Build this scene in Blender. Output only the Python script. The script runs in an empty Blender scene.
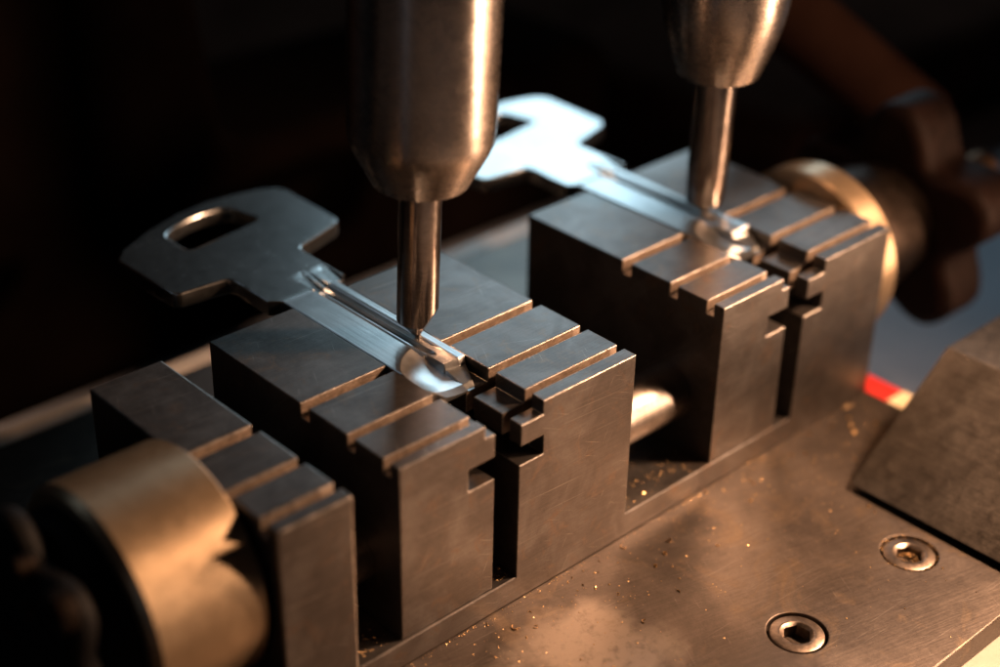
import bpy, bmesh, math, random
from mathutils import Vector, Matrix
random.seed(7)
K = 0.001            # every length below is in millimetres
SC = bpy.context.scene
COL = SC.collection

# ------------------------------------------------------------------ helpers
def tag(o, label=None, cat=None, group=None, kind=None):
    if label: o['label'] = label
    if cat: o['category'] = cat
    if group: o['group'] = group
    if kind: o['kind'] = kind
    return o

def empty(name, loc=(0, 0, 0)):
    o = bpy.data.objects.new(name, None)
    o.empty_display_size = 0.005
    o.location = Vector(loc) * K
    COL.objects.link(o)
    return o

def origin_of(parent):
    v = Vector((0, 0, 0)); p = parent
    while p is not None:
        v += p.location / K; p = p.parent
    return v

def build(name, bm, mat, parent=None, loc=None, smooth=None, bevel=0, seg=2, pred=None, angle=30, extra=(), assign=None, bmat=None):
    """bm holds millimetre coordinates in the world frame; origin moves to loc (or the parent's)"""
    org = Vector(loc) if loc is not None else origin_of(parent)
    bmesh.ops.transform(bm, matrix=Matrix.Translation(-org), verts=bm.verts)
    bmesh.ops.transform(bm, matrix=Matrix.Scale(K, 4), verts=bm.verts)
    bmesh.ops.recalc_face_normals(bm, faces=bm.faces)
    me = bpy.data.meshes.new(name)
    if bevel and pred is not None:
        lay = bm.edges.layers.float.new('bevel_weight_edge')
        for e in bm.edges:
            if len(e.link_faces) == 2 and e.calc_face_angle(0) > math.radians(angle):
                m = (e.verts[0].co + e.verts[1].co) / 2 / K + org
                e[lay] = 1.0 if pred(m, e) else 0.0
    bm.to_mesh(me); bm.free()
    o = bpy.data.objects.new(name, me)
    COL.objects.link(o)
    if parent is not None:
        o.parent = parent
        o.location = (org - origin_of(parent)) * K
    else:
        o.location = org * K
    if mat: me.materials.append(mat)
    for x in extra: me.materials.append(x)
    if assign:
        for p in me.polygons: p.material_index = assign(p.center / K + org, p.normal)
    if bevel:
        b = o.modifiers.new('bevel', 'BEVEL')
        b.width = bevel * K; b.segments = seg
        b.limit_method = 'WEIGHT' if pred is not None else 'ANGLE'
        b.angle_limit = math.radians(angle)
        b.use_clamp_overlap = True
        if bmat is not None: b.material = bmat
    if smooth is not None:
        for p in me.polygons: p.use_smooth = True
        try:
            me.set_sharp_from_angle(angle=math.radians(smooth))
        except Exception:
            pass
    return o

def add_box(bm, x0, x1, y0, y1, z0, z1):
    vs = [bm.verts.new((x, y, z)) for x in (x0, x1) for y in (y0, y1) for z in (z0, z1)]
    for f in ((0, 1, 3, 2), (4, 6, 7, 5), (0, 4, 5, 1), (2, 3, 7, 6), (0, 2, 6, 4), (1, 5, 7, 3)):
        bm.faces.new([vs[i] for i in f])
    return bm

def box(*a): return add_box(bmesh.new(), *a)

def prism(poly, axis, a, b, bm=None):
    """poly: list of 2D points; axis 'y' -> (x,z), 'z' -> (x,y), 'x' -> (y,z)"""
    bm = bm or bmesh.new()
    def P(p, t):
        return {'y': (p[0], t, p[1]), 'z': (p[0], p[1], t), 'x': (t, p[0], p[1])}[axis]
    A = [bm.verts.new(P(p, a)) for p in poly]; B = [bm.verts.new(P(p, b)) for p in poly]
    bm.faces.new(A); bm.faces.new(B[::-1])
    n = len(poly)
    for i in range(n):
        bm.faces.new((A[i], A[(i + 1) % n], B[(i + 1) % n], B[i]))
    return bm

def lathe(prof, n=72, axis='z', c=(0, 0, 0), bm=None, closed=False):
    """prof: list of (r, h)"""
    bm = bm or bmesh.new()
    rings = []
    for r, h in prof:
        ring = []
        if r < 1e-6:
            q = {'z': (0, 0, h), 'x': (h, 0, 0)}[axis]
            v = bm.verts.new((q[0] + c[0], q[1] + c[1], q[2] + c[2])); ring = [v] * n
        else:
            for i in range(n):
                t = 2 * math.pi * i / n
                q = {'z': (r * math.cos(t), r * math.sin(t), h), 'x': (h, r * math.cos(t), r * math.sin(t))}[axis]
                ring.append(bm.verts.new((q[0] + c[0], q[1] + c[1], q[2] + c[2])))
        rings.append(ring)
    pairs = list(zip(rings, rings[1:]))
    if closed: pairs.append((rings[-1], rings[0]))
    for A, B in pairs:
        for i in range(n):
            j = (i + 1) % n
            vs = []
            for v in (A[i], A[j], B[j], B[i]):
                if v not in vs: vs.append(v)
            if len(vs) > 2:
                try: bm.faces.new(vs)
                except ValueError: pass
    return bm

def boolean(bmA, cutters, op='DIFFERENCE'):
    """returns a bmesh: A op every cutter (exact solver)"""
    def mk(bm):
        bmesh.ops.recalc_face_normals(bm, faces=bm.faces)
        me = bpy.data.meshes.new('tmp'); bm.to_mesh(me); bm.free()
        o = bpy.data.objects.new('tmp', me); COL.objects.link(o); return o
    a = mk(bmA); cs = [mk(c) for c in cutters]
    for c in cs:
        m = a.modifiers.new('b', 'BOOLEAN'); m.operation = op; m.object = c; m.solver = 'EXACT'
    dg = bpy.context.evaluated_depsgraph_get(); dg.update()
    me = bpy.data.meshes.new_from_object(a.evaluated_get(dg))
    bm = bmesh.new(); bm.from_mesh(me)
    for o in [a] + cs:
        d = o.data; bpy.data.objects.remove(o, do_unlink=True); bpy.data.meshes.remove(d)
    bpy.data.meshes.remove(me)
    bmesh.ops.remove_doubles(bm, verts=bm.verts, dist=1e-4)
    bmesh.ops.dissolve_limit(bm, angle_limit=math.radians(1), verts=bm.verts, edges=bm.edges)
    return bm

# ------------------------------------------------------------------ materials
class NT:
    def __init__(s, name):
        s.m = bpy.data.materials.new(name); s.m.use_nodes = True
        s.t = s.m.node_tree; s.t.nodes.clear()
        s.out = s.n('ShaderNodeOutputMaterial'); s.b = s.n('ShaderNodeBsdfPrincipled')
        s.t.links.new(s.b.outputs[0], s.out.inputs[0])
        s.tc = s.n('ShaderNodeTexCoord')
    def n(s, t, **k):
        x = s.t.nodes.new(t)
        for a, v in k.items(): setattr(x, a, v)
        return x
    def l(s, a, b): s.t.links.new(a, b)
    def coords(s, scale=(1, 1, 1), rot=(0, 0, 0)):
        m = s.n('ShaderNodeMapping'); m.inputs['Scale'].default_value = [1000 * v for v in scale]
        pre = s.tc.outputs['Object']
        if any(rot):
            r = s.n('ShaderNodeMapping'); r.inputs['Rotation'].default_value = rot
            s.l(pre, r.inputs[0]); pre = r.outputs[0]
        s.l(pre, m.inputs[0]); return m.outputs[0]
    def noise(s, scale, detail=4, rough=.55, stretch=(1, 1, 1), dist=0, rot=(0, 0, 0)):
        x = s.n('ShaderNodeTexNoise'); x.inputs['Scale'].default_value = scale
        x.inputs['Detail'].default_value = detail; x.inputs['Roughness'].default_value = rough
        x.inputs['Distortion'].default_value = dist
        s.l(s.coords(stretch, rot), x.inputs['Vector']); return x.outputs['Fac']
    def lines(s, scale, rotz, stretch, detail=2):
        """streaks that lie in the top faces and in the front faces alike"""
        sp = s.n('ShaderNodeSeparateXYZ'); s.l(s.tc.outputs['Object'], sp.inputs[0])
        ad = s.n('ShaderNodeMath', operation='ADD'); s.l(sp.outputs[1], ad.inputs[0]); s.l(sp.outputs[2], ad.inputs[1])
        cb = s.n('ShaderNodeCombineXYZ'); s.l(sp.outputs[0], cb.inputs[0]); s.l(ad.outputs[0], cb.inputs[1])
        ro = s.n('ShaderNodeMapping'); ro.inputs['Rotation'].default_value = (0, 0, rotz); s.l(cb.outputs[0], ro.inputs[0])
        mp = s.n('ShaderNodeMapping'); mp.inputs['Scale'].default_value = (1000 * stretch[0], 1000 * stretch[1], 1); s.l(ro.outputs[0], mp.inputs[0])
        x = s.n('ShaderNodeTexNoise'); x.noise_dimensions = '2D'; x.inputs['Scale'].default_value = scale
        x.inputs['Detail'].default_value = detail; s.l(mp.outputs[0], x.inputs['Vector']); return x.outputs['Fac']
    def ramp(s, fac, stops):
        r = s.n('ShaderNodeValToRGB'); e = r.color_ramp.elements
        while len(e) < len(stops): e.new(.5)
        for i, (p, c) in enumerate(stops):
            e[i].position = p
            e[i].color = c if isinstance(c, tuple) and len(c) == 4 else ((*c, 1) if isinstance(c, tuple) else (c, c, c, 1))
        s.l(fac, r.inputs[0]); return r.outputs[0]
    def mix(s, fac, a, b, mode='MIX'):
        x = s.n('ShaderNodeMix', data_type='RGBA', blend_type=mode)
        for sock, v in ((x.inputs[0], fac), (x.inputs[6], a), (x.inputs[7], b)):
            if hasattr(v, 'is_linked') or hasattr(v, 'links'): s.l(v, sock)
            else: sock.default_value = v if not isinstance(v, tuple) else ((*v, 1) if len(v) == 3 else v)
        return x.outputs[2]
    def bump(s, h, strength, dist=.05, prev=None):
        b = s.n('ShaderNodeBump'); b.inputs['Strength'].default_value = strength
        b.inputs['Distance'].default_value = dist * K
        s.l(h, b.inputs['Height'])
        if prev is not None: s.l(prev, b.inputs['Normal'])
        return b.outputs[0]

def steel(name, tones, fineb=1.0, fc=.4, light_patch=None, rough=(.3, .5), metallic=1.0, brush=(.04, 3, 3), brush_rot=(0, 0, 0),
          bump=.25, stain=.12, speck=0.0, scratch=.3, blot=(.45, .62), aniso=0):
    s = NT(name)
    big = s.noise(stain, 6, .6, dist=.6)
    col = s.ramp(big, [(blot[0], tones[0]), (blot[1], tones[1])])
    if len(tones) > 2:
        b2 = s.noise(stain * 2.3, 5, .65, dist=1.2)
        col = s.mix(s.ramp(b2, [(.55, 0.), (.68, 1.)]), col, tones[2])
    br = s.noise(1.6, 3, .6, stretch=brush, rot=brush_rot)
    fine = s.noise(3.0, 8, .75)
    col = s.mix(fc, col, s.ramp(fine, [(.32, .35), (.62, 1.)]), 'MULTIPLY')
    col = s.mix(fc, col, s.ramp(br, [(.36, .55), (.62, 1.)]), 'MULTIPLY')
    mid = s.noise(.55, 6, .7, dist=.3)
    col = s.mix(fc * .8, col, s.ramp(mid, [(.35, .5), (.6, 1.)]), 'MULTIPLY')
    if scratch:
        sc = s.lines(.9, .45, (.10, 6))
        sc2 = s.lines(.9, -1.1, (.13, 5))
        sc3 = s.lines(.9, .06, (.05, 4))
        m1 = s.ramp(sc, [(.755, 0.), (.79, 1.)]); m2 = s.mix(1.0, s.ramp(sc2, [(.765, 0.), (.80, 1.)]), s.ramp(sc3, [(.71, 0.), (.80, .8)]), 'ADD')
        mm = s.mix(1.0, m1, m2, 'ADD')
        g = s.n('ShaderNodeMath', operation='MULTIPLY'); g.inputs[1].default_value = scratch * .55
        s.l(mm, g.inputs[0])
        col = s.mix(g.outputs[0], col, (.75, .7, .65))
    if speck:
        v = s.n('ShaderNodeTexVoronoi'); v.inputs['Scale'].default_value = .9
        s.l(s.coords(), v.inputs['Vector'])
        pits = s.ramp(v.outputs['Distance'], [(.05, 1.), (.09, 0.)])
        gate = s.ramp(s.noise(.35, 2), [(.5, 0.), (.62, speck)])
        col = s.mix(s.mix(1.0, pits, gate, 'MULTIPLY'), col, (.05, .03, .02))
    if light_patch:
        px, py, rad, pc = light_patch
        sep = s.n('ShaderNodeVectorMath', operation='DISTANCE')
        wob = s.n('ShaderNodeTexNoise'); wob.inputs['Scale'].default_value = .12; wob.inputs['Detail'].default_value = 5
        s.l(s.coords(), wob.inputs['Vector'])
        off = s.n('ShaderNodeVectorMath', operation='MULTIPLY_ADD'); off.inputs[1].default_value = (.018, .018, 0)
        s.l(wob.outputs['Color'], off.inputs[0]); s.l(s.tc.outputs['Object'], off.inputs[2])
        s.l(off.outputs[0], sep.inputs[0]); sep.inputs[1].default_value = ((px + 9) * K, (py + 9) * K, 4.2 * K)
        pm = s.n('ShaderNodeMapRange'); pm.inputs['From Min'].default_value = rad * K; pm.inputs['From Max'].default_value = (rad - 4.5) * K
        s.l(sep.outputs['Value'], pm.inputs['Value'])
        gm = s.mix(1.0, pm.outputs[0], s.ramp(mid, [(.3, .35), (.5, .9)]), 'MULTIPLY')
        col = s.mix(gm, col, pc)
    s.l(col, s.b.inputs['Base Color'])
    s.b.inputs['Metallic'].default_value = metallic
    rr = s.mix(.5, mid, fine)
    s.l(s.ramp(rr, [(.35, rough[0]), (.65, rough[1])]), s.b.inputs['Roughness'])
    n1 = s.bump(br, bump, .05)
    n2 = s.bump(fine, bump * .7 * fineb, .04, n1)
    s.l(n2, s.b.inputs['Normal'])
    if aniso:
        s.b.inputs['Anisotropic'].default_value = aniso[0]
        s.b.inputs['Anisotropic Rotation'].default_value = aniso[2]
        tg = s.n('ShaderNodeTangent', direction_type='RADIAL', axis=aniso[1])
        s.l(tg.outputs[0], s.b.inputs['Tangent'])
    return s.m

def plain(name, col, rough=.6, spec=.5, metallic=0, var=.25, nscale=.4, bump=.2, coat=0):
    s = NT(name)
    n = s.noise(nscale, 6, .6); f = s.noise(nscale * 9, 5, .7)
    d = tuple(c * (1 - var) for c in col); u = tuple(min(1, c * (1 + var)) for c in col)
    c = s.ramp(n, [(.3, d), (.7, u)])
    s.l(c, s.b.inputs['Base Color']); s.b.inputs['Metallic'].default_value = metallic
    s.l(s.ramp(f, [(.3, max(0, rough - .1)), (.7, min(1, rough + .1))]), s.b.inputs['Roughness'])
    s.l(s.bump(f, bump, .05), s.b.inputs['Normal'])
    s.b.inputs['Coat Weight'].default_value = coat
    s.b.inputs['Specular IOR Level'].default_value = spec
    return s.m

M = {}
M['jaw'] = steel('blackened jaw steel', [(.115, .105, .10), (.165, .155, .15), (.17, .13, .105)], rough=(.33, .42),
                 brush=(.05, 2.5, 2.5), stain=.11, bump=.3, speck=.8, scratch=.4, metallic=.92, fc=.3)
M['groove'] = steel('milled groove steel', [(.30, .23, .18), (.36, .29, .23)], rough=(.45, .6), brush=(.3, .3, 3), stain=.4, bump=.5, scratch=0, metallic=.55, fc=.8)
M['worn'] = steel('worn steel edge', [(.30, .28, .26), (.42, .39, .36)], rough=(.28, .4), brush=(1, 1, 1), stain=.5, bump=.3, scratch=0, fc=.6)
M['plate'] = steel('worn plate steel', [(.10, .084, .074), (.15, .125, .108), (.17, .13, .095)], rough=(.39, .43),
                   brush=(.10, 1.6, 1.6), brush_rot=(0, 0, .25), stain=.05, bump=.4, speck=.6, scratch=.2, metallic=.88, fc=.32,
                   light_patch=(-22, -15, 12.5, (.24, .205, .175)))  # pool of light put into the plate colour as a paler patch
M['block'] = steel('guide block steel', [(.17, .15, .13), (.23, .205, .18)], rough=(.36, .48), brush=(2, .08, 2), stain=.09,
                   bump=.25, scratch=.25)
M['sleeve'] = steel('turned spindle steel', [(.52, .46, .41), (.60, .54, .49)], rough=(.24, .30), brush=(.05, .05, 6),
                    stain=.05, bump=.2, scratch=.10, aniso=(.75, 'Z', .25))
M['cutter'] = steel('ground cutter steel', [(.38, .33, .30), (.46, .41, .37)], rough=(.16, .26), brush=(.3, .3, 4),
                    stain=.2, bump=.12, scratch=0, aniso=(.6, 'Z', .25))
M['rod'] = steel('bright guide rod steel', [(.22, .20, .18), (.29, .26, .235), (.20, .155, .12)], rough=(.38, .48),
                 brush=(3, .2, .2), stain=.3, bump=.15, speck=.5, scratch=0)
M['collar'] = steel('yellowed collar metal', [(.40, .30, .195), (.47, .36, .24)], rough=(.32, .42), brush=(5, .1, .1),
                    stain=.08, bump=.2, scratch=0, metallic=.85, fc=.12, aniso=(.5, 'X', .25))
M['nickel'] = steel('nickel silver key metal', [(.41, .425, .425), (.48, .49, .49)], rough=(.235, .28), brush=(.2, .2, .2),
                    stain=.1, bump=.03, scratch=.08, fc=.12)
M['blade'] = steel('milled key blade metal', [(.46, .48, .49), (.55, .57, .58)], rough=(.28, .34), brush=(2.4, .03, 1), fineb=.2, fc=.1,
                   stain=.1, bump=.35, scratch=0)
M['screw'] = steel('black screw steel', [(.22, .18, .15), (.30, .25, .21)], rough=(.28, .4), brush=(1, 1, 1), stain=.4,
                   bump=.15, scratch=0)
M['knob'] = plain('black knob plastic', (.004, .004, .0045), rough=.6, spec=.06, var=.3)
M['hub'] = steel('dark hub steel', [(.045, .034, .028), (.07, .052, .042)], rough=(.35, .5), brush=(3, .1, .1), scratch=0)
M['knob2'] = plain('brown black knob', (.009, .0045, .0035), rough=.6, spec=.06, var=.4)
M['copper'] = steel('coppery nut metal', [(.45, .27, .16), (.35, .2, .12)], rough=(.3, .42), scratch=0, brush=(1, 1, 1))
M['casting'] = plain('cream painted casting', (.42, .38, .33), rough=.4, var=.12, nscale=.1)
M['red'] = plain('red enamel', (.62, .035, .03), rough=.35, var=.15)
M['cream'] = plain('cream enamel', (.80, .68, .45), rough=.35, var=.08)
M['bench'] = plain('blue grey bench laminate', (.33, .36, .43), rough=.5, var=.18, nscale=.03)
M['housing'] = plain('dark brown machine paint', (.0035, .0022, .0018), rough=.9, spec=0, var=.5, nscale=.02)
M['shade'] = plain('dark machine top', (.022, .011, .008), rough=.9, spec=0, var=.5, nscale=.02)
M['cast'] = plain('rust brown iron', (.07, .035, .025), rough=.7, spec=.15, var=.5, nscale=.06)
M['brass'] = plain('brass filings', (.50, .33, .16), rough=.35, metallic=1, var=.2)
M['dusty'] = plain('pale swarf', (.85, .72, .58), rough=.4, metallic=.8, var=.1)

# ------------------------------------------------------------------ machine base
H = 30.0; HB = 3.82; SH = 58.5
ground = build('ground', box(-600, 700, -500, 900, -30, -22), M['bench'], loc=(0, 0, -22)); tag(ground, kind='structure')

cast = build('painted_casting', box(-190, 61.5, -64, 83.2, -22, -4.2), M['casting'], loc=(0, 0, -22), bevel=1.2, seg=3)
tag(cast, 'cream painted machine base showing as a pale rim behind and below the dark steel plate', 'casting')

plate_root = empty('base_plate', (0, 0, -4.2))
tag(plate_root, 'wide dark brown steel base plate dusted with filings, two socket screws let into it', 'steel plate')
S1 = (1.9, -29.4); S2 = (27.2, -29.4)
holes = [lathe([(0, -2.2), (4.05, -2.2), (4.05, 1), (0, 1)], 64, c=(x, y, 0)) for x, y in (S1, S2)]
pl = boolean(box(-185, 58.0, -45.4, 78.4, -4.2, 0), holes)
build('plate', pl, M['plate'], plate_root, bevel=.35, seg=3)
# raised back lip of the casting, level with the plate
lip = build('rim', box(-190, 61.3, 78.7, 83.0, -4.6, -.3), M['casting'], cast, bevel=.5, seg=2)

def hexhole(n=48):
    pass
def socket_screw(x, y, filled):
    bm = bmesh.new(); n = 48
    def ring(fn, h): return [bm.verts.new((x + fn(t) * math.cos(t), y + fn(t) * math.sin(t), h)) for t in [2 * math.pi * (i + .5) / n for i in range(n)]]
    hexr = lambda R: (lambda t: R * math.cos(math.pi / 6) / math.cos(((t + .4) % (math.pi / 3)) - math.pi / 6))
    rr = lambda R: (lambda t: R)
    R = [ring(rr(3.72), -2.1), ring(rr(3.72), -.45), ring(rr(3.6), -.2), ring(rr(3.3), -.1), ring(rr(2.6), -.06), ring(rr(2.35), -.02),
         ring(rr(2.15), -.08), ring(hexr(1.95), -.35), ring(hexr(1.9), -1.9)]
    for A, B in zip(R, R[1:]):
        for i in range(n): bm.faces.new((A[i], A[(i + 1) % n], B[(i + 1) % n], B[i]))
    bm.faces.new(R[-1]); bm.faces.new(R[0][::-1])
    s = build('screw', bm, M['screw'], plate_root, loc=(x, y, -2.1), smooth=40)
    if filled:
        b = bmesh.new()
        for k in range(260):
            a = random.random() * 6.283
            if k < 130: r = 1.5 * math.sqrt(random.random()); z = -1.0 + .75 * (1 - r / 1.6) + random.uniform(-.1, .1)
            else: r = random.uniform(3.72, 4.2); z = random.uniform(-.45, .06)
            grain(b, x + r * math.cos(a) - (.15 if k < 130 else 0), y + r * math.sin(a), z, random.uniform(.12, .30))
        g = build('filings', b, M['brass'], s); tag(g, kind='stuff')
    return s
def grain(bm, x, y, z, s, flat=1):
    vs = []
    for a in range(5):
        t = a * 1.2566 + random.random()
        vs.append(bm.verts.new((x + s * .5 * math.cos(t) * random.uniform(.6, 1.3), y + s * .5 * math.sin(t) * random.uniform(.6, 1.3), z + random.uniform(-.1, .1) * s)))
    u = bm.verts.new((x, y, z + s * .35 * flat)); d = bm.verts.new((x, y, z - s * .25))
    for i in range(5):
        bm.faces.new((vs[i], vs[(i + 1) % 5], u)); bm.faces.new((vs[(i + 1) % 5], vs[i], d))
tag(socket_screw(*S1, False), 'open black socket screw')
tag(socket_screw(*S2, True), 'socket screw packed with brass filings')

# ------------------------------------------------------------------ vise carriage
vise = empty('key_vise', (0, 20, 0))
tag(vise, 'blackened steel double key vise on the base plate, its grooved jaws clamping both keys', 'vise')
YB = 40.16
GR = [(18.1, 19.8), (9.0, 10.4), (2.2, 3.5)]
GZ = 24.35
def jassign(c, n):
    return 1 if abs(n.y) > .7 and .5 < c.y < 22 and c.z > GZ else 0
JK = dict(extra=(M['groove'], M['worn']), assign=jassign, bmat=2)
def jaw_grooves(x0, x1, dy=0, gz=27.9):
    return [box(x0 - 1, x1 + 1, a + dy, b + dy, gz + .03 * i, H + 2) for i, (a, b) in enumerate(GR)]

# bed: a flat bar with a step up nowhere; top front edge left sharp under the fixed jaws
XS = [-58.4, -47.7, -21.1, 0.0, 37.3, 57.2]
bm = bmesh.new()
rows = []
for x in XS:
    rows.append([bm.verts.new((x, y, z)) for y, z in ((0, 0), (YB, 0), (YB, HB), (0, HB))])
for A, B in zip(rows, rows[1:]):
    for i in range(4): bm.faces.new((A[i], A[(i + 1) % 4], B[(i + 1) % 4], B[i]))
bm.faces.new(rows[0]); bm.faces.new(rows[-1][::-1])
def bed_pred(m, e):
    if abs(m.z - HB) < .01:
        for a, b in ((-58.4, -47.7), (-21.1, 0), (37.3, 57.2)):
            if a - .01 <= m.x <= b + .01: return False
        return True
    return abs(m.z) < .01
build('bed', bm, M['jaw'], vise, bevel=.22, pred=bed_pred)
up = lambda m, e: m.z > HB + .02

eb = boolean(box(-58.4, -47.7, 0, YB, HB, H), jaw_grooves(-58.4, -47.7))
tag(build('end_block', eb, M['jaw'], vise, bevel=.28, pred=up, **JK), 'narrow grooved end block beside the near collar')

def fixed_jaw(dx, xr):
    poly = [(-21.1 + dx, HB), (xr, HB), (xr, H), (-17.1 + dx, H), (-17.1 + dx, 27.9), (-20.9 + dx, 27.9), (-20.9 + dx, 24.7),
            (-16.9 + dx, 24.7), (-16.9 + dx, 21.8), (-21.1 + dx, 21.8)]
    bm = boolean(prism(poly, 'y', 0, YB), jaw_grooves(-22 + dx, xr, gz=GZ))
    return build('fixed_jaw', bm, M['jaw'], vise, bevel=.13, pred=up, **JK)
def moving_jaw(dx, xl, dy, yb):
    z0 = HB + .03
    poly = [(xl, z0), (-25.0 + dx, z0), (-25.0 + dx, 21.45), (-29.4 + dx, 21.45), (-29.4 + dx, 24.75), (-25.0 + dx, 24.75),
            (-25.0 + dx, 28.2), (-26.6 + dx, 28.2), (-26.6 + dx, H - .02), (xl, H - .02)]
    bm = boolean(prism(poly, 'y', dy, yb), jaw_grooves(xl, -24 + dx))
    return build('moving_jaw', bm, M['jaw'], vise, bevel=.16, **JK)
fixed_jaw(0, 0.0); fixed_jaw(SH - .3, 57.2)
moving_jaw(0, -40.4, .45, YB - .2); moving_jaw(SH - .2, 18.4, .35, YB - .3)

AX = (9.1, 12.6)     # guide rod axis (y, z)
for a, b in ((-0.5, 18.6), (-48, -40.2)):
    r = 4.4 if a > -10 else 3.5
    build('guide_rod', lathe([(0, a), (r, a), (r, b), (0, b)], 64, 'x', (0, AX[0], AX[1])), M['rod'], vise, smooth=40)

WC = (16.4, 18.0)    # clamp collar axis (y, z)
def collar(x0, x1, r, label):
    s = 1 if x1 > x0 else -1
    prof = [(0, x0), (r - .5, x0), (r, x0 + .5 * s), (r, x1 - .8 * s), (r - .8, x1), (r - 2.6, x1), (r - 3, x1 - .5 * s), (0, x1 - .5 * s)]
    c = build('collar', lathe(prof, 120, 'x', (0, WC[0], WC[1])), M['collar'], vise, smooth=35)
    return tag(c, label)
collar(-58.9, -74.0, 15.0, 'large brass coloured collar at the near end')
collar(57.6, 63.8, 15.2, 'brass coloured collar at the far end')
# black hub and lobed hand knobs
def star(xc0, xc1, R, r, lobes, ph, name, parent=None):
    pts = []
    n = 120
    for i in range(n):
        t = 2 * math.pi * i / n
        q = R - (R - r) * (0.5 - 0.5 * math.cos(lobes * (t + ph))) ** 1.3
        pts.append((WC[0] + q * math.cos(t), WC[1] + q * math.sin(t)))
    return prism(pts, 'x', xc0, xc1)
build('hub', lathe([(0, 63.4), (11.2, 63.4), (11.6, 64.5), (11.2, 74), (9.5, 82), (0, 82)], 72, 'x', (0, WC[0], WC[1])), M['hub'], vise, smooth=40)
kn = build('star_knob', star(81, 93, 20.5, 13.5, 5, .98, 'k'), M['knob2'], vise, bevel=3, seg=4, smooth=50)
build('hub', lathe([(0, -74), (12.8, -74), (12.8, -75.5), (11, -78), (9, -80), (0, -80)], 72, 'x', (0, WC[0], WC[1])), M['knob'], vise, smooth=40)
kl = build('star_knob', star(-82, -78.5, 15.5, 11.5, 6, .75, 'k'), M['knob'], vise, bevel=1.4, seg=4, smooth=50)
for (y, z, r) in ((6.2, 28.2, 2.3), (13.5, 24.1, 1.1), (13.8, 29.8, 1.1), (20.5, 17, 1.1)):
    bm = lathe([(r * .55, -80.5), (r * .55, -82.9), (r, -82.9), (r * 1.06, -82.4), (r * 1.06, -81)], 32, 'x', (0, y, z), closed=True)
    build('bolt', bm, M['hub'], kl, smooth=40)
for ang in (0.9,):
    bm = lathe([(0, 92), (3.0, 92), (3.0, 99), (2.2, 100.5), (0, 101)], 32, 'x', (0, 9.5, 24.5))
    build('bolt', bm, M['copper'], kn, smooth=40)

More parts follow.
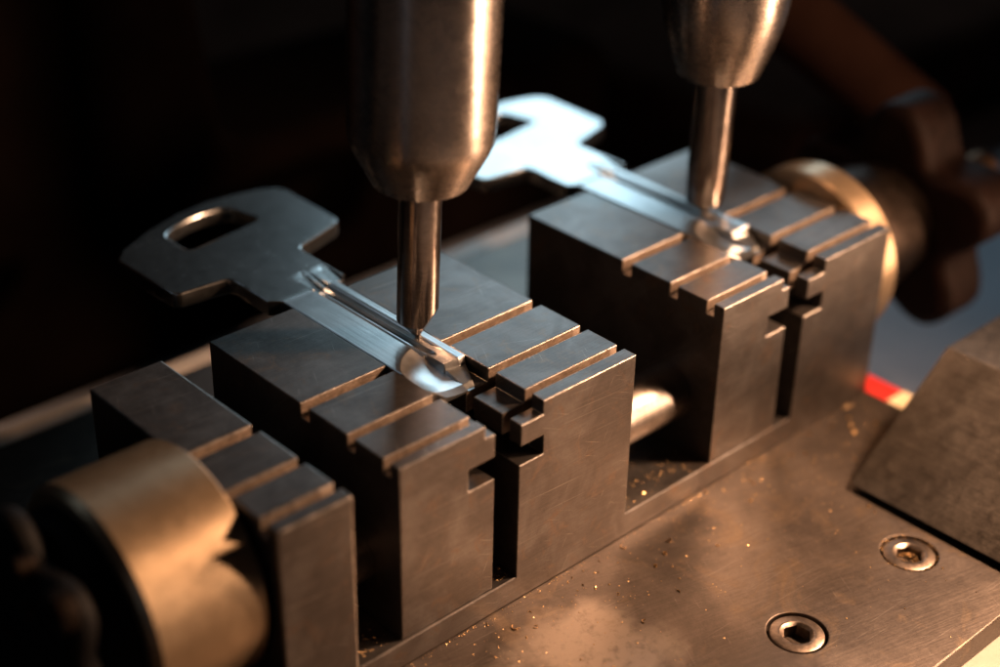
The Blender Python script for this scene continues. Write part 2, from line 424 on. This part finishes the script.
# ------------------------------------------------------------------ keys
KZ = 30.12; KT = 2.35
def make_key():
    root = empty('blank_key', (-21.9, 40, KZ - KT))
    bow = [(-37.3, 67.6), (-36.9, 68.4), (-35.25, 70.1), (-28.3, 73.5), (-22.5, 75.3), (-16.8, 76.0), (-11.6, 75.4), (-7.2, 74.3), (-5.2, 73.1), (-4.5, 71.4),
           (-4.7, 58.6), (-5.1, 57.5), (-6.3, 56.6), (-14.1, 54.3), (-14.9, 53.7), (-15.2, 52.4), (-15.2, 48), (-28.2, 48), (-28.1, 51.6), (-28.5, 52.5), (-29.3, 52.8), (-36.0, 53.4), (-36.8, 54.1), (-36.95, 55.2)]
    slot = [(-27.9, 64.6), (-27.9, 69.5), (-27.3, 70.5), (-25.1, 71.6), (-22.4, 72.4), (-19.8, 72.7), (-16.3, 72.5), (-15.1, 71.7), (-14.8, 70.9), (-13.9, 66.4), (-14.2, 65.7), (-15.1, 65.3), (-26.7, 63.7), (-27.5, 63.9)]
    bm = boolean(prism(bow, 'z', KZ - KT, KZ), [prism(slot, 'z', KZ - KT - 2, KZ + 2)])
    def pred(m, e): return abs(m.y - 48) > .02
    build('bow', bm, M['nickel'], root, bevel=.28, seg=3, pred=pred, smooth=40)
    # blade: a closed height field
    def L(y): return -28.2 if y > 43.6 else (-28.2 + (43.6 - y) / 1.4 * 1.75 if y > 42.2 else (-26.45 if y > 12.6 else -26.45 + (12.6 - y) * .9))
    def R(y):
        if y > 43: return -15.2
        if y > 41.8: return -15.2 - (43 - y) / 1.2 * 1.95
        if y > 14.9: return -17.15
        return -17.15 - (14.9 - y) * .48
    def prof(x):
        P = [(-30, -.12), (-21.35, -.12), (-21.15, -.45), (-20.85, -1.0), (-20.6, -1.0), (-20.35, -.65), (-20.15, -.65), (-19.95, -1.0),
             (-19.75, -1.0), (-19.45, -.32), (-18.7, -.22), (-18.55, -.04), (-18.3, 0), (-10, 0)]
        for (a, p), (b, q) in zip(P, P[1:]):
            if a <= x <= b: return p + (q - p) * (x - a) / (b - a)
        return 0
    def z(x, y):
        d = prof(x)
        if y < 20 and x > -20.45:      # the grooves run out towards the tip
            f = min(1, (20 - y) / 2.5); d = d * (1 - f) + f * -.2 * max(0, -18.4 - x)
        # left flat starts at y=42.3, grooves run out between 42 and 47.6 on a ramp
        t = (47.7 - y) / 5.7
        if y > 42:
            if t < 0: d = 0
            else:
                xl = -19.7 - 1.6 * t; xr = -16.4 - 1.6 * t
                if x < -21.5: d = -.12 * max(0, min(1, (42.9 - y) / .9))
                elif x < xl: d = -.06 * (x + 21.5) * min(1, t * 4)
                elif x < -18.6: d = -1.0 * min(1, t) * (1 if x < -19.4 else .5)
                elif x < xr: d = -.06 * (x + 18.6) * min(1, t * 4)
                elif x < -15.6: d = -.6 * t
                else: d = 0
        # dished cut by the cutter
        rr = math.hypot(x + 19.5, max(0, y - 13.5))
        if x < -20.45 and rr < 7.8:
            r2 = math.hypot(x + 19.5, max(0, y - 13.5))
            dish = -1.75 * (1 - (r2 / 7.8) ** 2.6)
            d = min(d, dish)
        if x >= -20.45:
            e = 14.9 - y + (0 if x > -18.4 else (-18.4 - x) * .25)
            if e > 0: d = min(d, -min(1.15, e * 2.6) - max(0, e - .9) * .22)
        e = 11.6 - y
        if e > 0: d -= e * .3
        return KZ + max(d, -KT + .15)
    xs = [None]
    x = -26.35
    while x < -15.5: xs.append(x); x += .1
    xs.append(None)
    ys = [10.4 + .1 * i for i in range(int((48 - 10.4) / .1) + 1)]; ys[-1] = 48.0
    ys = [y for i, y in enumerate(ys) if y < 23 or y > 41 or i % 10 == 0]
    bm = bmesh.new(); T = []
    for y in ys:
        row = []
        l, r = L(y), R(y)
        row.append(bm.verts.new((l, y, z(l, y) - .12)))
        cols = [l + .15] + [min(max(x, l + .16), r - .16) for x in xs[1:-1]] + [r - .15]
        for x in cols: row.append(bm.verts.new((x, y, z(x, y))))
        row.append(bm.verts.new((r, y, z(r, y) - .12)))
        T.append(row)
    for A, B in zip(T, T[1:]):
        for i in range(len(A) - 1): bm.faces.new((A[i], A[i + 1], B[i + 1], B[i]))
    lo = [(bm.verts.new((r[0].co.x, r[0].co.y, KZ - KT)), bm.verts.new((r[-1].co.x, r[-1].co.y, KZ - KT))) for r in T]
    for (A, B), (a, b) in zip(zip(T, T[1:]), zip(lo, lo[1:])):
        bm.faces.new((A[0], B[0], b[0], a[0])); bm.faces.new((A[-1], a[1], b[1], B[-1])); bm.faces.new((a[0], b[0], b[1], a[1]))
    bm.faces.new([lo[0][0]] + [v for v in T[0]] + [lo[0][1]])
    bm.faces.new([lo[-1][1]] + [v for v in T[-1]][::-1] + [lo[-1][0]])
    bmesh.ops.remove_doubles(bm, verts=bm.verts, dist=.012)
    build('blade', bm, M['blade'], root, smooth=18, extra=(M['nickel'],), assign=lambda c, n: 1 if c.y > 42.4 else 0)
    return root
key = make_key()
tag(key, 'dark key with slotted head, in the near jaws left of the thick spindle', 'key', 'flat steel keys in the vise')
key2 = key.copy(); COL.objects.link(key2); key2.location.x += SH * K
for ch in list(key.children):
    c = ch.copy(); COL.objects.link(c); c.parent = key2
tag(key2, 'brightly shining key in the far jaws, its head half hidden by the thick spindle', 'key', 'flat steel keys in the vise')

# ------------------------------------------------------------------ spindles
def spindle(name, x, y, ztip, kind):
    root = empty(name, (x, y, ztip))
    c = (x, y, ztip)
    z0 = 22.9
    sl = [(0, z0 + .3), (3.4, z0 + .3), (3.5, z0), (5.9, z0), (6.3, z0 + .25), (8.75, z0 + 4.9), (9.25, z0 + 6.2), (9.4, z0 + 7.4),
          (9.45, z0 + 10), (9.45, z0 + 90), (0, z0 + 90)]
    if kind == 'tracer':
        sl = [(0, z0 + .3), (3.4, z0 + .3), (3.5, z0), (5.6, z0), (6.1, z0 + .3), (7.0, z0 + 2.6), (8.0, z0 + 5.4), (8.8, z0 + 8.2), (9.35, z0 + 11.0),
              (9.6, z0 + 14), (9.7, z0 + 18), (9.7, z0 + 90), (0, z0 + 90)]
    build('sleeve', lathe(sl, 128, c=c), M['sleeve'], root, smooth=28)
    if kind == 'cutter':
        r = 2.82
        bm = lathe([(0, 0), (.12, .02), (2.0, 2.1), (r, 2.9), (r, 24), (0, 24)], 64, c=c)
        # flat ground on the right hand side of the point and a flute up the front
        cut = box(0, 10, -9, 9, -9, 12)
        bmesh.ops.rotate(cut, verts=cut.verts, cent=(0, 0, 0), matrix=Matrix.Rotation(math.radians(27), 3, 'Y'))
        bmesh.ops.translate(cut, verts=cut.verts, vec=(.25, 0, 0))
        bmesh.ops.rotate(cut, verts=cut.verts, cent=(0, 0, 0), matrix=Matrix.Rotation(math.radians(-62), 3, 'Z'))
        bmesh.ops.translate(cut, verts=cut.verts, vec=c)
        bm = boolean(bm, [cut])
        build('cutter', bm, M['cutter'], root, smooth=30)
    else:
        r = 3.1
        bm = lathe([(0, .1), (.35, .12), (1.5, 1.3), (2.75, 2.0), (2.95, 2.4), (r, 8), (r, 24), (0, 24)], 64, c=c)
        build('tracer_pin', bm, M['cutter'], root, smooth=30)
    # both spindles lean a little to the right of the picture
    ax = Vector((.73, -.68, 0)).cross(Vector((0, 0, 1)))
    root.rotation_mode = 'QUATERNION'
    from mathutils import Quaternion
    root.rotation_quaternion = Quaternion(-ax, math.radians(1.6 if kind == 'cutter' else .9))
    return root
s1 = spindle('cutter_spindle', -18.6, 22.9, KZ - .35, 'cutter')
tag(s1, 'thick turned steel spindle with a pointed cutter touching the near key', 'spindle')
s2 = spindle('tracer_spindle', 39.9, 22.9, KZ - .35, 'tracer')
tag(s2, 'tapered steel spindle with a blunt guide pin resting on the far key', 'spindle')

# ------------------------------------------------------------------ block on the right
gb = prism([(33.3, 1.0), (34.6, 1.0), (90, 1.0), (90, 16.2), (54.9, 16.2)], 'y', -14.3, -62)
blk = build('guide_block', gb, M['block'], loc=(60, -38, 0), bevel=.3, seg=3)
tag(blk, 'large wedge shaped steel block with a sloping face, right of the two screws', 'block')
ft = build('foot', box(37.5, 89, -60, -17.5, 0, 1.0), M['housing'], blk)

# red and cream marker beside the plate's far corner
mk = empty('red_marker', (62, 0, -4.2))
tag(mk, 'small red strip with a cream end at the far corner of the base plate', 'marker strip')
build('strip', box(58.3, 63.4, -3.2, 10, -4.0, -.5), M['red'], mk, bevel=.3)
build('strip_end', box(58.3, 63.4, -10, -3.2, -4.0, -.48), M['cream'], mk, bevel=.3)

# ------------------------------------------------------------------ dark machinery behind
hs = prism([(-300, -22), (116, -22), (116, 16), (13, 18), (4, 92), (-300, 92)], 'y', 112, 160)
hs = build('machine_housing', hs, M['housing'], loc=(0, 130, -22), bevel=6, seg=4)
tag(hs, 'black machine housing lost in the shadow behind both keys', 'machine housing')
cl = prism([(128, 66), (190, 78), (900, 78), (900, 880), (-60, 880), (-60, 168), (122, 162), (124, 110)], 'z', -22, 4)
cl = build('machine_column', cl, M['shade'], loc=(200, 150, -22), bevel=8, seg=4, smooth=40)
tag(cl, 'blurred dark brown machine column in the upper right behind the star knob', 'machine column')
def tube(p, q, r, n=32):
    p, q = Vector(p), Vector(q); bm = lathe([(0, 0), (r * .85, 0), (r, r * .15), (r, (q - p).length - r * .15), (r * .85, (q - p).length), (0, (q - p).length)], n)
    bmesh.ops.transform(bm, matrix=Matrix.Translation(p) @ (q - p).to_track_quat('Z', 'Y').to_matrix().to_4x4(), verts=bm.verts)
    return bm
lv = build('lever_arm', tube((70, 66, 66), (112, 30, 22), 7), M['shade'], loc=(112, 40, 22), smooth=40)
tag(lv, 'blurred brown round lever arm slanting down behind the far collar', 'lever')

# ------------------------------------------------------------------ shavings
bm = bmesh.new()
for k in range(700):
    if k < 380:
        x = random.uniform(-40, 57); y = -abs(random.gauss(0, 9)) - .4
    elif k < 520:
        x = random.gauss(38, 9); y = random.gauss(-12, 7)
    else:
        x = random.uniform(-50, 56); y = random.uniform(-44, -1)
    if x > 57 or y > -.4 or y < -45: continue
    if x > 32 and y < -14.5: continue
    if math.hypot(x - S1[0], y - S1[1]) < 4.2: continue
    s = random.choice((.09, .12, .12, .15, .2, .2, .32)) * random.uniform(.7, 1.2)
    grain(bm, x, y, s * .2, s)
for k in range(60):
    x = random.uniform(.6, 17.6); y = random.uniform(.6, 12)
    s = random.uniform(.1, .3); grain(bm, x, y, HB + s * .2, s)
for (x, y, s) in ((47.5, -4.5, 1.0), (46.3, -5.8, 1.1), (51, -6.5, .7), (49, -2.8, .8), (5.5, 1.7, .7), (41, -8, .5), (32, -19, .6), (31.4, -20.5, .5)):
    grain(bm, x, y, (HB if y > 0 else 0) + s * .2, s)
def curl(x, y, z, rad, turns, w):
    n = int(14 * turns); a0 = random.random() * 6.28; prev = None
    for i in range(n + 1):
        t = a0 + 6.283 * turns * i / n; rr = rad * (1 - .35 * i / n)
        p = (x + rr * math.cos(t), y + rr * math.sin(t))
        q = [bm.verts.new((p[0], p[1], z)), bm.verts.new((p[0] * 1.0 + .03 * math.cos(t), p[1] + .03 * math.sin(t), z)),
             bm.verts.new((p[0] + .03 * math.cos(t), p[1] + .03 * math.sin(t), z + w)), bm.verts.new((p[0], p[1], z + w))]
        if prev:
            for k in range(4): bm.faces.new((prev[k], prev[(k + 1) % 4], q[(k + 1) % 4], q[k]))
        else: bm.faces.new(q[::-1])
        prev = q
    bm.faces.new(prev)
for k in range(26):
    x = random.uniform(-32, 50); y = -abs(random.gauss(0, 10)) - .8
    if x > 30 and y < -13: continue
    curl(x, y, .02, random.uniform(.2, .55), random.uniform(.3, 1.1), random.uniform(.08, .2))
for x0, x1 in ((-46, -41), (1, 17), (-24.6, -21.5)):      # dust packed on the vise bed
    for k in range(70):
        x = random.uniform(x0, x1); y = 1 + abs(random.gauss(0, 5)); sz = random.uniform(.08, .25)
        if y < 38: grain(bm, x, y, HB + sz * .25, sz)
for k in range(150):                                        # and along the foot of the vise
    x = random.uniform(-42, 57); sz = random.uniform(.08, .22); grain(bm, x, -.25 - abs(random.gauss(0, .35)), sz * .25, sz)
sw = build('metal_shavings', bm, M['brass'], loc=(0, -20, 0)); tag(sw, 'fine golden metal shavings scattered on the plate and vise bed', 'shavings', kind='stuff')

# ------------------------------------------------------------------ light
def area(name, loc, target, size, power, col, sy=None, shape='DISK', spread=180):
    l = bpy.data.lights.new(name, 'AREA'); l.shape = shape; l.size = size * K
    if sy: l.size_y = sy * K
    l.energy = power; l.color = col; l.spread = math.radians(spread)
    o = bpy.data.objects.new(name, l); COL.objects.link(o); o.location = Vector(loc) * K
    o.rotation_euler = (Vector(target) - Vector(loc)).to_track_quat('-Z', 'Y').to_euler()
    return o
area('work_lamp', (78, -50, 92), (-35, 0, 15), 15, .34, (1, .56, .32), spread=120)
area('sleeve_strip_light', (152, -152, 50), (-10, 30, 55), 17, .23, (1, .58, .35), sy=105, shape='RECTANGLE', spread=80)  # added warm strip out of view, for the streak on the sleeves
area('window_light', (375, 350, 250), (20, 30, 20), 180, .54, (.60, .86, 1), sy=200, shape='RECTANGLE')
area('cool_fill', (-480, -190, 150), (-20, 20, 60), 36, .02, (.72, .82, 1), sy=260, shape='RECTANGLE')  # added cool fill behind the camera, for a soft sleeve reflection
area('cool_edge_light', (-300, 360, 330), (-20, 40, 30), 90, .08, (.70, .85, 1), sy=160, shape='RECTANGLE')  # added weak cool light out of view, to brighten bevelled edges

w = bpy.data.worlds.new('World'); SC.world = w; w.use_nodes = True
bg = w.node_tree.nodes['Background']; bg.inputs[0].default_value = (.9, .6, .45, 1); bg.inputs[1].default_value = .006

# ------------------------------------------------------------------ camera
cam = bpy.data.cameras.new('Camera'); co = bpy.data.objects.new('Camera', cam); COL.objects.link(co); SC.camera = co
R = [[0.73248725, -0.68057348, 0.01679791], [-0.33192054, -0.3785648, -0.86401241], [0.59438303, 0.6273025, -0.50319021]]
m = Matrix(((R[0][0], -R[1][0], -R[2][0]), (R[0][1], -R[1][1], -R[2][1]), (R[0][2], -R[1][2], -R[2][2]))).to_4x4()
m.translation = Vector((-139.067679, -120.442997, 139.424464)) * K
co.matrix_world = m
cam.sensor_width = 36; cam.lens = 1610.33 / 1000 * 36
cam.clip_start = .005; cam.clip_end = 20
cam.dof.use_dof = True; cam.dof.aperture_fstop = 8.6; cam.dof.aperture_blades = 0
fp = Vector((-9, 9, 29)) - Vector((-139.07, -120.44, 139.42)); cam.dof.focus_distance = fp.dot(Vector(R[2])) * K

SC.view_settings.view_transform = 'Standard'; SC.view_settings.look = 'None'
SC.view_settings.exposure = 0; SC.view_settings.gamma = 1
